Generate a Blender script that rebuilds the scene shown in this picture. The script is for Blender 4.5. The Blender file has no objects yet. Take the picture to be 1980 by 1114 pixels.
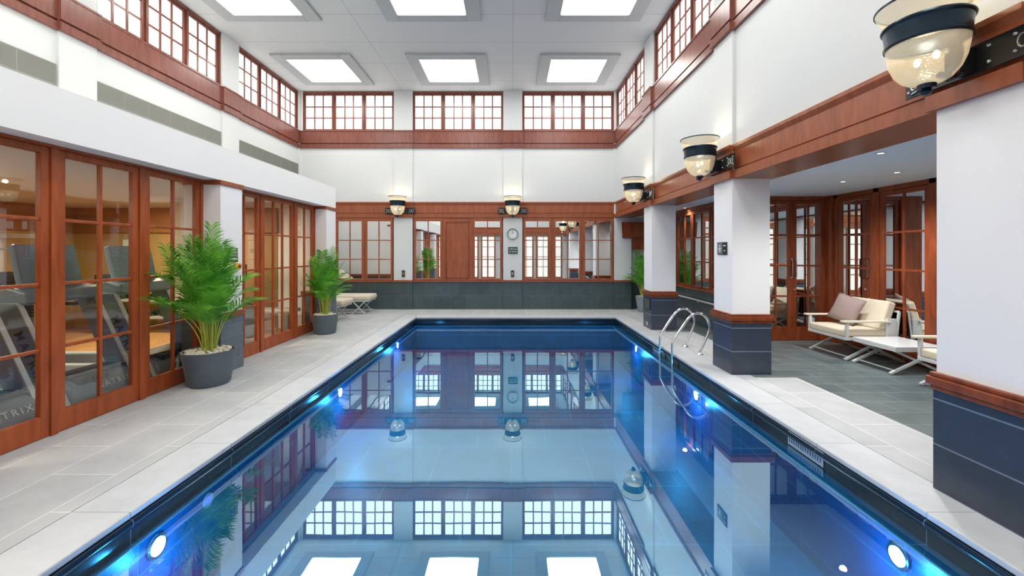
import bpy, bmesh, math, random
from math import sin, cos, pi, radians as R
from mathutils import Vector, Matrix
random.seed(7)
sc = bpy.context.scene
COL = sc.collection
# ------------------------------------------------------------------ materials
def srgb(r, g, b):
    f = lambda c: (c/255/12.92) if c/255 <= .04045 else ((c/255+.055)/1.055)**2.4
    return (f(r), f(g), f(b), 1)
def newmat(name):
    m = bpy.data.materials.new(name); m.use_nodes = True
    nt = m.node_tree; b = nt.nodes['Principled BSDF']
    return m, nt, b
def N(nt, t, **kw):
    n = nt.nodes.new(t)
    for k, v in kw.items(): setattr(n, k, v)
    return n
def plain(name, col, rough=.5, metal=0, spec=.5, noise=0, nscale=6, emis=None, es=0, bump=0, bscale=80):
    m, nt, b = newmat(name)
    b.inputs['Base Color'].default_value = col
    b.inputs['Roughness'].default_value = rough
    b.inputs['Metallic'].default_value = metal
    b.inputs['Specular IOR Level'].default_value = spec
    if emis:
        b.inputs['Emission Color'].default_value = emis; b.inputs['Emission Strength'].default_value = es
    tc = N(nt, 'ShaderNodeTexCoord')
    if noise:
        t = N(nt, 'ShaderNodeTexNoise'); t.inputs['Scale'].default_value = nscale; t.inputs['Detail'].default_value = 5
        nt.links.new(tc.outputs['Object'], t.inputs['Vector'])
        r = N(nt, 'ShaderNodeMapRange'); r.inputs[3].default_value = 1-noise; r.inputs[4].default_value = 1+noise
        nt.links.new(t.outputs['Fac'], r.inputs[0])
        x = N(nt, 'ShaderNodeVectorMath', operation='SCALE'); x.inputs[0].default_value = col[:3]
        nt.links.new(r.outputs[0], x.inputs['Scale']); nt.links.new(x.outputs[0], b.inputs['Base Color'])
    if bump:
        t = N(nt, 'ShaderNodeTexNoise'); t.inputs['Scale'].default_value = bscale
        nt.links.new(tc.outputs['Object'], t.inputs['Vector'])
        u = N(nt, 'ShaderNodeBump'); u.inputs['Strength'].default_value = bump; u.inputs['Distance'].default_value = .01
        nt.links.new(t.outputs['Fac'], u.inputs['Height']); nt.links.new(u.outputs[0], b.inputs['Normal'])
    return m
def wood(name, c1, c2, rough=.35):
    m, nt, b = newmat(name)
    g = N(nt, 'ShaderNodeNewGeometry'); mp = N(nt, 'ShaderNodeMapping'); mp.inputs['Scale'].default_value = (7, 7, 1.1)
    t = N(nt, 'ShaderNodeTexNoise'); t.inputs['Scale'].default_value = 2.2; t.inputs['Detail'].default_value = 6; t.inputs['Distortion'].default_value = .6
    cr = N(nt, 'ShaderNodeValToRGB'); cr.color_ramp.elements[0].color = c1; cr.color_ramp.elements[1].color = c2
    cr.color_ramp.elements[0].position = .3; cr.color_ramp.elements[1].position = .72
    nt.links.new(g.outputs['Position'], mp.inputs[0]); nt.links.new(mp.outputs[0], t.inputs['Vector'])
    nt.links.new(t.outputs['Fac'], cr.inputs[0]); nt.links.new(cr.outputs[0], b.inputs['Base Color'])
    b.inputs['Roughness'].default_value = rough; b.inputs['Specular IOR Level'].default_value = .4
    return m
def tiles(name, c1, c2, mort, uv, w, h, off=.5, ms=.006, rough=.5, o=(0, 0), nz=.25, nscale=3, spec=.5, bump=.1):
    """uv: pair of axis letters of world position used across the tile"""
    m, nt, b = newmat(name)
    g = N(nt, 'ShaderNodeNewGeometry'); s = N(nt, 'ShaderNodeSeparateXYZ'); c = N(nt, 'ShaderNodeCombineXYZ')
    nt.links.new(g.outputs['Position'], s.inputs[0])
    for k in (0, 1):
        a = N(nt, 'ShaderNodeMath', operation='ADD'); a.inputs[1].default_value = o[k]
        nt.links.new(s.outputs['XYZ'.index(uv[k].upper())], a.inputs[0]); nt.links.new(a.outputs[0], c.inputs[k])
    bt = N(nt, 'ShaderNodeTexBrick'); bt.offset = off; bt.squash = 1
    bt.inputs['Color1'].default_value = c1; bt.inputs['Color2'].default_value = c2; bt.inputs['Mortar'].default_value = mort
    bt.inputs['Scale'].default_value = 1; bt.inputs['Mortar Size'].default_value = ms; bt.inputs['Mortar Smooth'].default_value = .2
    bt.inputs['Brick Width'].default_value = w; bt.inputs['Row Height'].default_value = h
    nt.links.new(c.outputs[0], bt.inputs['Vector'])
    t = N(nt, 'ShaderNodeTexNoise'); t.inputs['Scale'].default_value = nscale; t.inputs['Detail'].default_value = 8; t.inputs['Roughness'].default_value = .65
    mp = N(nt, 'ShaderNodeMapping'); mp.inputs['Scale'].default_value = (1, 1, 1)
    nt.links.new(g.outputs['Position'], mp.inputs[0]); nt.links.new(mp.outputs[0], t.inputs['Vector'])
    r = N(nt, 'ShaderNodeMapRange'); r.inputs[1].default_value = .25; r.inputs[2].default_value = .75
    r.inputs[3].default_value = 1-nz; r.inputs[4].default_value = 1+nz
    nt.links.new(t.outputs['Fac'], r.inputs[0])
    x = N(nt, 'ShaderNodeVectorMath', operation='SCALE')
    nt.links.new(bt.outputs['Color'], x.inputs[0]); nt.links.new(r.outputs[0], x.inputs['Scale']); nt.links.new(x.outputs[0], b.inputs['Base Color'])
    u = N(nt, 'ShaderNodeBump'); u.inputs['Strength'].default_value = bump; u.inputs['Distance'].default_value = .01
    nt.links.new(t.outputs['Fac'], u.inputs['Height']); nt.links.new(u.outputs[0], b.inputs['Normal'])
    b.inputs['Roughness'].default_value = rough; b.inputs['Specular IOR Level'].default_value = spec
    return m
def emit(name, col, s):
    m, nt, b = newmat(name); nt.nodes.remove(b)
    e = N(nt, 'ShaderNodeEmission'); e.inputs[0].default_value = col; e.inputs[1].default_value = s
    nt.links.new(e.outputs[0], nt.nodes['Material Output'].inputs[0]); return m
def glassy(name, tint, refl0, gcol=(1, 1, 1, 1), power=5):
    """thin clear glass: see-through tint mixed with a mirror reflection that grows at grazing angles"""
    m, nt, b = newmat(name); nt.nodes.remove(b)
    tr = N(nt, 'ShaderNodeBsdfTransparent'); tr.inputs[0].default_value = tint
    gl = N(nt, 'ShaderNodeBsdfGlossy'); gl.inputs['Roughness'].default_value = 0; gl.inputs[0].default_value = gcol
    l0 = N(nt, 'ShaderNodeLayerWeight'); l0.inputs[0].default_value = .5
    lw = N(nt, 'ShaderNodeMath', operation='POWER'); lw.inputs[1].default_value = power; nt.links.new(l0.outputs['Facing'], lw.inputs[0])
    mr = N(nt, 'ShaderNodeMapRange'); mr.inputs[3].default_value = refl0; mr.inputs[4].default_value = .9
    mx = N(nt, 'ShaderNodeMixShader')
    nt.links.new(lw.outputs[0], mr.inputs[0]); nt.links.new(mr.outputs[0], mx.inputs[0])
    nt.links.new(tr.outputs[0], mx.inputs[1]); nt.links.new(gl.outputs[0], mx.inputs[2])
    nt.links.new(mx.outputs[0], nt.nodes['Material Output'].inputs[0]); return m

M = {}
M['white'] = plain('white_paint', srgb(216, 219, 218), .6, noise=.015, nscale=1.5, spec=.3)  # white darkened to offset the strong light on the upper walls
M['softwhite'] = plain('soffit_paint', srgb(252, 252, 250), .6, noise=.01, nscale=1.5, spec=.3)  # lighter than the walls to make up for weak light on the soffit
M['column'] = plain('column_paint', srgb(252, 252, 252), .55, spec=.3)  # lighter than the walls to make up for weak light low down
M['alcoveceil'] = plain('alcove_ceiling_paint', srgb(236, 240, 242), .7, spec=.2)
M['wood'] = wood('mahogany', srgb(142, 76, 48), srgb(166, 94, 62), .3)
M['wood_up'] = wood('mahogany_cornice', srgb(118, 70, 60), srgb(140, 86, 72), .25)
M['wood_dk'] = wood('mahogany_dark', srgb(112, 52, 28), srgb(152, 76, 42), .3)
M['wood_door'] = wood('mahogany_door', srgb(150, 70, 34), srgb(182, 92, 48), .35)
M['deck'] = tiles('deck_limestone', srgb(196, 199, 201), srgb(186, 190, 192), srgb(222, 225, 226), 'yx', .88, .46, .5, .005, .55, o=(.05, 5.14), nz=.12, nscale=2.5, spec=.3, bump=.15)
M['coping'] = tiles('coping_limestone', srgb(204, 208, 212), srgb(194, 199, 204), srgb(160, 165, 170), 'yx', .93, 9, 0, .004, .5, o=(.2, 4), nz=.1, nscale=4, spec=.3, bump=.2)
M['slatefloor'] = tiles('slate_floor', srgb(108, 121, 122), srgb(90, 104, 107), srgb(142, 153, 154), 'xy', .6, .3, .5, .005, .35, nz=.3, nscale=3)
M['dado_back'] = tiles('slate_dado', srgb(72, 86, 88), srgb(62, 76, 78), srgb(92, 106, 108), 'xz', .46, .38, .5, .004, .4, o=(.1, 0), nz=.22, nscale=4)
M['dado_side'] = tiles('slate_dado_side', srgb(80, 92, 96), srgb(66, 78, 84), srgb(116, 128, 134), 'yz', .6, .31, .5, .005, .35, nz=.2, nscale=4)
M['col_tile'] = tiles('column_slate', srgb(58, 66, 82), srgb(50, 58, 74), srgb(120, 132, 150), 'yz', 3, .305, 0, .006, .3, nz=.15, nscale=8)
M['col_tile_l'] = tiles('column_slate_pale', srgb(108, 118, 130), srgb(98, 108, 120), srgb(124, 134, 144), 'yz', .45, .155, .5, .004, .5, nz=.12, nscale=8)
M['col_tile_x'] = tiles('column_slate_front', srgb(44, 56, 70), srgb(38, 50, 64), srgb(96, 110, 124), 'xz', 3, .305, 0, .006, .3, nz=.15, nscale=8)
M['nosing'] = tiles('nosing_slate', srgb(22, 40, 58), srgb(18, 34, 50), srgb(90, 110, 130), 'yz', .93, 9, 0, .004, .15, o=(.2, 4), nz=.2)
M['poolwall'] = tiles('pool_wall_tile', (.0, .11, .32, 1), (.0, .10, .28, 1), (.04, .24, .48, 1), 'yz', .93, .4, 0, .006, .3, o=(.2, 0), nz=.3)
M['poolfloor'] = tiles('pool_floor_tile', (0, .17, .38, 1), (0, .145, .345, 1), (.01, .24, .45, 1), 'xy', .9, .9, .5, .012, .4, nz=.35, nscale=3)
M['ledge'] = plain('pool_ledge', srgb(120, 170, 215), .3)
M['gymfloor'] = tiles('gym_oak_floor', srgb(196, 148, 92), srgb(178, 130, 78), srgb(130, 90, 50), 'yx', 1.2, .12, .5, .003, .4, nz=.15)
M['gymwall'] = plain('gym_tan_wall', srgb(168, 132, 80), .6, noise=.1, nscale=2)
M['gymbrown'] = plain('gym_brown_band', srgb(146, 96, 52), .5, noise=.08)
M['gymceil'] = plain('gym_ceiling', srgb(190, 186, 178), .7)
M['mirror'] = plain('mirror_pane', (.92, .94, .93, 1), .0, metal=1)
M['glass'] = glassy('clear_glass', (.96, .97, .96, 1), .07)
M['sky'] = emit('bright_daylight_pane', (1, 1, .99, 1), 2.3)
M['diffuser'] = emit('ceiling_light_diffuser', (1, .99, .95, 1), 9.5)
M['frontpane'] = plain('glowing_frosted_pane', srgb(225, 225, 215), .3, emis=(1, 1, .97, 1), es=.55)  # glow put into the panes stands for daylight behind them
M['black'] = plain('black_iron', (.012, .013, .014, 1), .3, metal=.3, spec=.6)
M['bronze'] = plain('bronze_band', srgb(34, 52, 66), .22, metal=.6, spec=.6)
M['rivet'] = plain('steel_rivet', (.55, .56, .55, 1), .3, metal=1)
M['chrome'] = plain('chrome', (.82, .84, .85, 1), .12, metal=1)
M['alu'] = plain('white_aluminium', srgb(214, 218, 218), .35, spec=.5)
M['cream'] = plain('cream_upholstery', srgb(226, 216, 194), .85, noise=.03, nscale=20, spec=.1)
M['creamarm'] = plain('cream_arm_slat', srgb(232, 222, 200), .5)
M['mauve'] = plain('mauve_cushion', srgb(160, 142, 138), .8, noise=.06, nscale=30, spec=.1)
M['tabletop'] = plain('white_table_top', srgb(232, 236, 236), .2)
M['pot'] = plain('charcoal_pot', srgb(92, 103, 113), .6, noise=.12, nscale=9, bump=.2, bscale=30)
M['potgrey'] = plain('pale_grey_pot', srgb(138, 150, 158), .6, noise=.06, nscale=9)
M['soil'] = plain('dark_soil', srgb(50, 42, 32), .9)
M['pebble'] = plain('white_pebble', srgb(222, 216, 200), .6, noise=.12, nscale=18)
M['stem'] = plain('palm_cane', srgb(176, 188, 76), .5, noise=.25, nscale=12)
def leafmat(name, c1, c2):
    m, nt, b = newmat(name)
    tc = N(nt, 'ShaderNodeTexCoord'); t = N(nt, 'ShaderNodeTexNoise'); t.inputs['Scale'].default_value = 5
    cr = N(nt, 'ShaderNodeValToRGB'); cr.color_ramp.elements[0].color = c1; cr.color_ramp.elements[1].color = c2
    cr.color_ramp.elements[0].position = .35; cr.color_ramp.elements[1].position = .65
    nt.links.new(tc.outputs['Object'], t.inputs['Vector']); nt.links.new(t.outputs['Fac'], cr.inputs[0]); nt.links.new(cr.outputs[0], b.inputs['Base Color'])
    b.inputs['Roughness'].default_value = .4
    tl = N(nt, 'ShaderNodeBsdfTranslucent'); nt.links.new(cr.outputs[0], tl.inputs[0])
    mx = N(nt, 'ShaderNodeMixShader'); mx.inputs[0].default_value = .3
    nt.links.new(b.outputs[0], mx.inputs[1]); nt.links.new(tl.outputs[0], mx.inputs[2]); nt.links.new(mx.outputs[0], nt.nodes['Material Output'].inputs[0])
    return m
M['leaf'] = leafmat('palm_leaf', srgb(52, 132, 34), srgb(130, 204, 72))
M['louvre'] = plain('grey_louvre', srgb(156, 158, 150), .5)
M['louvre_dk'] = plain('louvre_shadow', srgb(122, 125, 118), .6)
M['signgreen'] = plain('sign_dark_green', srgb(22, 62, 48), .4)
M['signgreen2'] = plain('sign_grass_green', srgb(70, 120, 62), .4)
M['signwhite'] = plain('sign_lettering', srgb(225, 235, 230), .4)
M['signgrey'] = plain('sign_grey', srgb(120, 126, 132), .4)
M['signblack'] = plain('sign_black', srgb(30, 34, 36), .4)
M['yellow'] = plain('yellow_box', srgb(235, 200, 70), .4)
M['redbtn'] = plain('red_button', srgb(150, 50, 30), .4)
M['brownplate'] = plain('brown_plate', srgb(72, 42, 34), .35)
M['clockface'] = plain('clock_face', srgb(225, 228, 226), .4)
M['clockrim'] = plain('clock_rim', srgb(150, 158, 156), .25, metal=.8)
M['machine'] = plain('machine_blue_grey', srgb(122, 137, 148), .35, noise=.03)
M['machinelt'] = plain('machine_light_grey', srgb(160, 166, 168), .4)
M['machinecr'] = plain('machine_cream', srgb(196, 190, 176), .5)
M['machinedk'] = plain('machine_black', srgb(34, 40, 42), .4)
M['screen'] = plain('console_shell', srgb(120, 140, 158), .2)
M['paleedge'] = plain('pale_edge', srgb(214, 220, 218), .4)
M['orange'] = plain('peach_ball', srgb(222, 150, 110), .5)
M['towel'] = plain('cream_towel', srgb(226, 214, 186), .9)
M['lit'] = emit('lamp_bulb', (1, .9, .7, 1), 5)
M['downlit'] = emit('downlight_lens', (1, .93, .8, 1), 3)
M['poollit'] = emit('pool_light_lens', (.8, .93, 1, 1), 26)
M['inletglow'] = plain('glowing_inlet_face', srgb(110, 130, 235), .3, emis=(.2, .3, 1, 1), es=.6)  # inlet is no lamp; a blue glow is put into its face
M['skimmer'] = plain('skimmer_grille', srgb(170, 190, 215), .4)
# pale gold textured lamp glass
def lampglass():
    m, nt, b = newmat('lamp_glass')
    b.inputs['Base Color'].default_value = srgb(232, 220, 190); b.inputs['Roughness'].default_value = .12
    b.inputs['Specular IOR Level'].default_value = .8
    b.inputs['Emission Color'].default_value = (1, .82, .55, 1); b.inputs['Emission Strength'].default_value = .16
    tc = N(nt, 'ShaderNodeTexCoord'); v = N(nt, 'ShaderNodeTexVoronoi'); v.inputs['Scale'].default_value = 60
    nt.links.new(tc.outputs['Object'], v.inputs['Vector'])
    u = N(nt, 'ShaderNodeBump'); u.inputs['Strength'].default_value = .35; u.inputs['Distance'].default_value = .004
    nt.links.new(v.outputs['Distance'], u.inputs['Height']); nt.links.new(u.outputs[0], b.inputs['Normal'])
    tr = N(nt, 'ShaderNodeBsdfTransparent'); tr.inputs[0].default_value = (1, .95, .82, 1)
    mx = N(nt, 'ShaderNodeMixShader'); mx.inputs[0].default_value = .7
    nt.links.new(tr.outputs[0], mx.inputs[1]); nt.links.new(b.outputs[0], mx.inputs[2]); nt.links.new(mx.outputs[0], nt.nodes['Material Output'].inputs[0])
    return m
M['lampglass'] = lampglass()
# water: clear blue body with a strong sky-like surface reflection
def water():
    m, nt, b = newmat('pool_water'); nt.nodes.remove(b)
    tr = N(nt, 'ShaderNodeBsdfTransparent'); tr.inputs[0].default_value = (.6, .95, 1, 1)
    gl = N(nt, 'ShaderNodeBsdfGlossy'); gl.inputs['Roughness'].default_value = .0; gl.inputs[0].default_value = (.64, .88, .97, 1)
    g = N(nt, 'ShaderNodeNewGeometry'); t = N(nt, 'ShaderNodeTexNoise'); t.inputs['Scale'].default_value = 1.6; t.inputs['Detail'].default_value = 2
    nt.links.new(g.outputs['Position'], t.inputs['Vector'])
    u = N(nt, 'ShaderNodeBump'); u.inputs['Strength'].default_value = .02; u.inputs['Distance'].default_value = .02
    nt.links.new(t.outputs['Fac'], u.inputs['Height']); nt.links.new(u.outputs[0], gl.inputs['Normal'])
    fr = N(nt, 'ShaderNodeFresnel'); fr.inputs[0].default_value = 1.34
    mr = N(nt, 'ShaderNodeValToRGB'); e = mr.color_ramp.elements
    e[0].position = .03; e[0].color = (.09,)*3+(1,); e[1].position = .45; e[1].color = (.46,)*3+(1,)
    for p_, v_ in ((.055, .11), (.11, .27), (.25, .42)): x_ = e.new(p_); x_.color = (v_,)*3+(1,)
    nt.links.new(fr.outputs[0], mr.inputs[0])
    mx = N(nt, 'ShaderNodeMixShader'); nt.links.new(mr.outputs[0], mx.inputs[0])
    nt.links.new(tr.outputs[0], mx.inputs[1]); nt.links.new(gl.outputs[0], mx.inputs[2])
    nt.links.new(mx.outputs[0], nt.nodes['Material Output'].inputs[0]); return m
M['water'] = water()
# ceiling with faint panel seams
M['ceil'] = tiles('ceiling_panels', srgb(206, 209, 207), srgb(202, 205, 204), srgb(170, 172, 170), 'xy', 3.05, 1.035, 0, .007, .6, o=(3.02, .35), nz=.01, spec=.3, bump=0)
M['lightframe'] = plain('ceiling_light_frame', srgb(178, 182, 181), .6)

# ------------------------------------------------------------------ mesh builder
class MB:
    def __init__(s): s.v = []; s.f = []
    def add(s, vs, fs):
        n = len(s.v); s.v += [tuple(p) for p in vs]; s.f += [tuple(i+n for i in f) for f in fs]; return s
    def box(s, x0, x1, y0, y1, z0, z1):
        return s.add([(x0,y0,z0),(x1,y0,z0),(x1,y1,z0),(x0,y1,z0),(x0,y0,z1),(x1,y0,z1),(x1,y1,z1),(x0,y1,z1)],
                     [(0,3,2,1),(4,5,6,7),(0,1,5,4),(1,2,6,5),(2,3,7,6),(3,0,4,7)])
    def bar(s, p, q, w, h, up=(0,0,1)):
        p, q = Vector(p), Vector(q); d = (q-p).normalized(); u = Vector(up)
        a = d.cross(u)
        if a.length < 1e-4: a = d.cross(Vector((1,0,0)))
        a.normalize(); b = a.cross(d).normalized(); a *= w/2; b *= h/2
        vs = [p-a-b, p+a-b, p+a+b, p-a+b, q-a-b, q+a-b, q+a+b, q-a+b]
        return s.add(vs, [(0,3,2,1),(4,5,6,7),(0,1,5,4),(1,2,6,5),(2,3,7,6),(3,0,4,7)])
    def tube(s, pts, r, n=8, cap=True):
        pts = [Vector(p) for p in pts]; rs = r if isinstance(r, (list, tuple)) else [r]*len(pts)
        ref = None; rings = []
        for i, p in enumerate(pts):
            d = (pts[min(i+1, len(pts)-1)] - pts[max(i-1, 0)]).normalized()
            if ref is None:
                ref = d.cross(Vector((0,0,1)))
                if ref.length < 1e-3: ref = d.cross(Vector((0,1,0)))
            ref = (ref - d*ref.dot(d)).normalized(); b = d.cross(ref)
            rings.append([p + (ref*cos(2*pi*k/n) + b*sin(2*pi*k/n))*rs[i] for k in range(n)])
        vs = [q for r_ in rings for q in r_]; fs = []
        for i in range(len(pts)-1):
            for k in range(n):
                fs.append((i*n+k, i*n+(k+1)%n, (i+1)*n+(k+1)%n, (i+1)*n+k))
        if cap: fs += [tuple(range(n-1, -1, -1)), tuple(range((len(pts)-1)*n, len(pts)*n))]
        return s.add(vs, fs)
    def lathe(s, prof, c=(0,0,0), n=40, cap=True, sx=1, sy=1):
        vs = []; fs = []
        for (r, z) in prof:
            for k in range(n): vs.append((c[0]+r*sx*cos(2*pi*k/n), c[1]+r*sy*sin(2*pi*k/n), c[2]+z))
        for i in range(len(prof)-1):
            for k in range(n): fs.append((i*n+k, i*n+(k+1)%n, (i+1)*n+(k+1)%n, (i+1)*n+k))
        if cap: fs += [tuple(range(n-1, -1, -1)), tuple(range((len(prof)-1)*n, len(prof)*n))]
        return s.add(vs, fs)
    def sphere(s, c, r, n=10, sz=1, sx=1, sy=1):
        m = max(4, n//2)
        return s.lathe([(r*sin(pi*(i+.05)/(m+.1)), -r*sz*cos(pi*(i+.05)/(m+.1))) for i in range(m+1)], c, n, True, sx, sy)
    def prism(s, poly, axis, a, b):
        """poly: 2-D points extruded along axis from a to b"""
        def P(u, v, t): return {'x': (t, u, v), 'y': (u, t, v), 'z': (u, v, t)}[axis]
        n = len(poly); vs = [P(u, v, a) for u, v in poly] + [P(u, v, b) for u, v in poly]
        fs = [tuple(range(n)), tuple(range(2*n-1, n-1, -1))] + [(i, (i+1) % n, n+(i+1) % n, n+i) for i in range(n)]
        return s.add(vs, fs)
    def build(s, name, mat, parent=None, smooth=False, bevel=0, loc=None, seg=2, flip=False):
        me = bpy.data.meshes.new(name); me.from_pydata(s.v, [], s.f); me.update()
        bm = bmesh.new(); bm.from_mesh(me); bmesh.ops.recalc_face_normals(bm, faces=bm.faces)
        bm.to_mesh(me); bm.free()
        o = bpy.data.objects.new(name, me); COL.objects.link(o); me.materials.append(mat)
        if smooth:
            me.polygons.foreach_set('use_smooth', [True]*len(me.polygons))
            me.set_sharp_from_angle(angle=R(40))
        if bevel:
            b = o.modifiers.new('bevel', 'BEVEL'); b.width = bevel; b.segments = seg; b.limit_method = 'ANGLE'
        if loc: o.location = loc
        if parent: o.parent = parent
        return o
def empty(name, loc, rz=0):
    o = bpy.data.objects.new(name, None); COL.objects.link(o); o.location = loc; o.rotation_euler = (0, 0, rz); o.empty_display_size = .1
    return o
def tag(o, label=None, cat=None, group=None, kind=None):
    if label: o['label'] = label
    if cat: o['category'] = cat
    if group: o['group'] = group
    if kind: o['kind'] = kind
    return o
def struct(o): o['kind'] = 'structure'; return o
def copy_tree(o, parent=None):
    c = o.copy(); COL.objects.link(c)
    if parent: c.parent = parent
    for ch in list(o.children): copy_tree(ch, c)
    return c
def text(name, body, size, mat, parent, loc, rot, align='CENTER', extr=.0015, bold=0, sx=1):
    cu = bpy.data.curves.new(name, 'FONT'); cu.body = body; cu.size = size; cu.align_x = align; cu.align_y = 'CENTER'; cu.extrude = extr; cu.offset = bold
    cu.space_character = sx
    t = bpy.data.objects.new(name+'_tmp', cu); COL.objects.link(t)
    me = bpy.data.meshes.new_from_object(t.evaluated_get(bpy.context.evaluated_depsgraph_get()))
    bpy.data.objects.remove(t); bpy.data.curves.remove(cu)
    o = bpy.data.objects.new(name, me); COL.objects.link(o); me.materials.clear(); me.materials.append(mat)
    o.location = loc; o.rotation_euler = rot
    if parent: o.parent = parent
    return o

# ------------------------------------------------------------------ dimensions (metres; camera stands at x=0,y=0)
XL, XR, YB, YF = -5.88, 2.87, 11.74, -0.35       # main hall
ZC = 6.07
PIL = [(-.45+k*3.095-.26, -.45+k*3.095+.26) for k in range(4)]    # side pilasters
PIL = [(-.35, -.2), (2.35, 2.86), (5.48, 5.98), (8.58, 9.10), (11.68, 11.80)]
BAYS = [(PIL[k][1], PIL[k+1][0]) for k in range(4)]
PX0, PX1, PY0, PY1 = -2.34, 2.55, .5, 10.35      # pool opening
WZ = -.171
# ------------------------------------------------------------------ floors
b = MB()
b.box(-4.06, PX0-.37, YF, 11.9, -.30, 0).box(-6, -4.06, 9.0, 11.9, -.30, 0)
b.box(PX0-.37, PX1+.37, PY1+.37, 11.9, -.30, 0).box(PX0-.37, PX1+.37, YF, PY0-.3, -.3, 0)
b.box(PX1+.37, 3.63, YF, 11.9, -.30, 0)
b.box(3.63, 4.2, 11.0, 11.9, -.30, 0)
struct(b.build('floor', M['deck']))
b = MB()
b.box(PX0-.37, PX0, PY0-.3, PY1+.37, -.045, 0).box(PX1, PX1+.37, PY0-.3, PY1+.37, -.045, 0)
b.box(PX0, PX1, PY1, PY1+.37, -.045, 0).box(PX0, PX1, PY0-.3, PY0, -.045, 0)
struct(b.build('trim_1', M['coping'], bevel=.012, seg=3))
b = MB(); b.box(3.63, 5.9, YF, 11.0, -.3, 0)
struct(b.build('floor', M['slatefloor']))
b = MB()
for (y0, y1) in ((8.45, 9.2), (5.36, 6.08), (2.25, 2.95)): b.box(3.10, 3.63, y0, y1, 0, .002)
struct(b.build('trim_2', M['slatefloor']))
b = MB(); b.box(-9.2, -4.06, YF, 9.0, -.3, 0)
struct(b.build('floor', M['gymfloor']))
# dark rounded nosing under the coping
b = MB(); r = .03
def nose(face, sgn):
    return [(face, -.045), (face-sgn*.012, -.05), (face-sgn*.02, -.07), (face-sgn*.012, -.095), (face, -.105), (face+sgn*.05, -.105), (face+sgn*.05, -.045)]
b.prism(nose(PX0, -1), 'y', PY0, PY1).prism(nose(PX1, 1), 'y', PY0, PY1).prism(nose(PY1, 1), 'x', PX0, PX1)
b.box(PX0-.37, PX0, PY0-.3, PY1+.37, -.3, -.045).box(PX1, PX1+.37, PY0-.3, PY1+.37, -.3, -.045)
b.box(PX0, PX1, PY1, PY1+.37, -.3, -.045).box(PX0, PX1, PY0-.3, PY0, -.3, -.045)
struct(b.build('trim_3', M['nosing'], smooth=True))
# pool basin: walls with underwater ledge, floor
LX0, LX1, LY1 = -2.295, 2.42, 10.13
b = MB()
b.box(PX0-.2, LX0, PY0, PY1+.2, -.95, -.2).box(LX1, PX1+.2, PY0, PY1+.2, -.95, -.2)
b.box(LX0, LX1, LY1, PY1+.2, -.95, -.2).box(LX0, LX1, PY0-.2, PY0, -.95, -.2)
struct(b.build('wall_back', M['poolwall']))
b = MB(); t = .014
b.box(LX0-t, LX0+.004, PY0, LY1, -.2, -.192).box(LX1-.004, LX1+t, PY0, LY1, -.2, -.192).box(LX0, LX1, LY1-.004, LY1+t, -.2, -.192)
struct(b.build('trim_4', M['ledge']))
b = MB(); b.box(-2.6, 2.8, .3, 10.6, -1.0, -.9)
struct(b.build('floor', M['poolfloor']))
b = MB(); b.add([(PX0, PY0, WZ), (PX1, PY0, WZ), (PX1, PY1, WZ), (PX0, PY1, WZ)], [(0, 1, 2, 3)])
tag(b.build('pool_water', M['water']), 'still blue water filling the long rectangular indoor pool', 'water')

# ------------------------------------------------------------------ walls and ceilings
struct(MB().box(XL-.3, XR+.5, YF-.3, YB+.3, ZC, ZC+.2).build('ceiling', M['ceil']))
# back wall
BW = [(-3.27, -2.75), (-.23, .30)]     # pilaster spans in x
b = MB()
b.box(XL-.3, 5.9, YB, YB+.3, 2.55, 4.96)                 # band above header
for (x0, x1) in BW: b.box(x0, x1, YB-.03, YB+.3, .8, ZC)
b.box(XL-.3, XL+.07, YB+.002, YB+.3, 4.965, ZC); b.box(XR-.02, 3.33, YB-.03, YB+.3, 0.8, ZC)
b.box(XL, -4.93, YB, YB+.3, .8, 2.56).box(3.33, 5.9, YB+.12, YB+.3, .8, 2.8)
b.box(XL-.3, XR+.3, YB+.12, YB+.3, 4.96, ZC); b.box(-5, 3.3, YB+.12, YB+.3, .8, 2.6)
struct(b.build('wall_back', M['white']))
b = MB(); b.box(-6, 3.33, YB-.01, YB+.3, 0, .77)
for (x0, x1) in BW+[(XR-.02, 3.33)]: b.box(x0, x1, YB-.04, YB, 0, .77)
b.box(3.33, 4.2, YB+.11, YB+.3, 0, .77)
struct(b.build('baseboard_back', M['dado_back']))
# front wall behind the camera
b = MB(); b.box(XL-.3, 5.9, YF-.25, YF, 2.9, 4.96)
for (x0, x1) in BW+[(XL-.3, XL+.07), (XR-.05, XR+.55)]: b.box(x0, x1, YF-.25, YF+.03, 0, ZC)
b.box(3.3, 5.9, YF-.25, YF, 0, 2.9)
b.box(XL-.3, XR+.3, YF-.3, YF-.2, 0, ZC)
struct(b.build('wall_front', M['white']))
# right: upper wall on columns
b = MB(); X0 = XR+.04
b.box(X0, X0+.46, YF, YB, 2.58, 4.96)
for (y0, y1) in PIL: b.box(XR, X0+.46, y0, y1, 2.58, ZC)
b.box(X0+.2, X0+.46, YF, YB, 4.96, ZC)
struct(b.build('wall_right', M['white']))
# left: upper wall over the gym
b = MB(); X0 = XL-.04
b.box(X0-.3, X0, YF, YB, 2.55, 4.96)
for (y0, y1) in PIL: b.box(X0-.3, XL, y0, y1, 2.97, ZC)
b.box(X0-.3, X0-.2, YF, YB, 4.96, ZC); b.box(X0-.3, X0, 9.0, YB, .8, 2.6)
struct(b.build('wall_left', M['white']))
b = MB().box(-6.2, XL-.03, 9.0, YB, 0, .77)
struct(b.build('baseboard_left', M['dado_side']))
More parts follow.
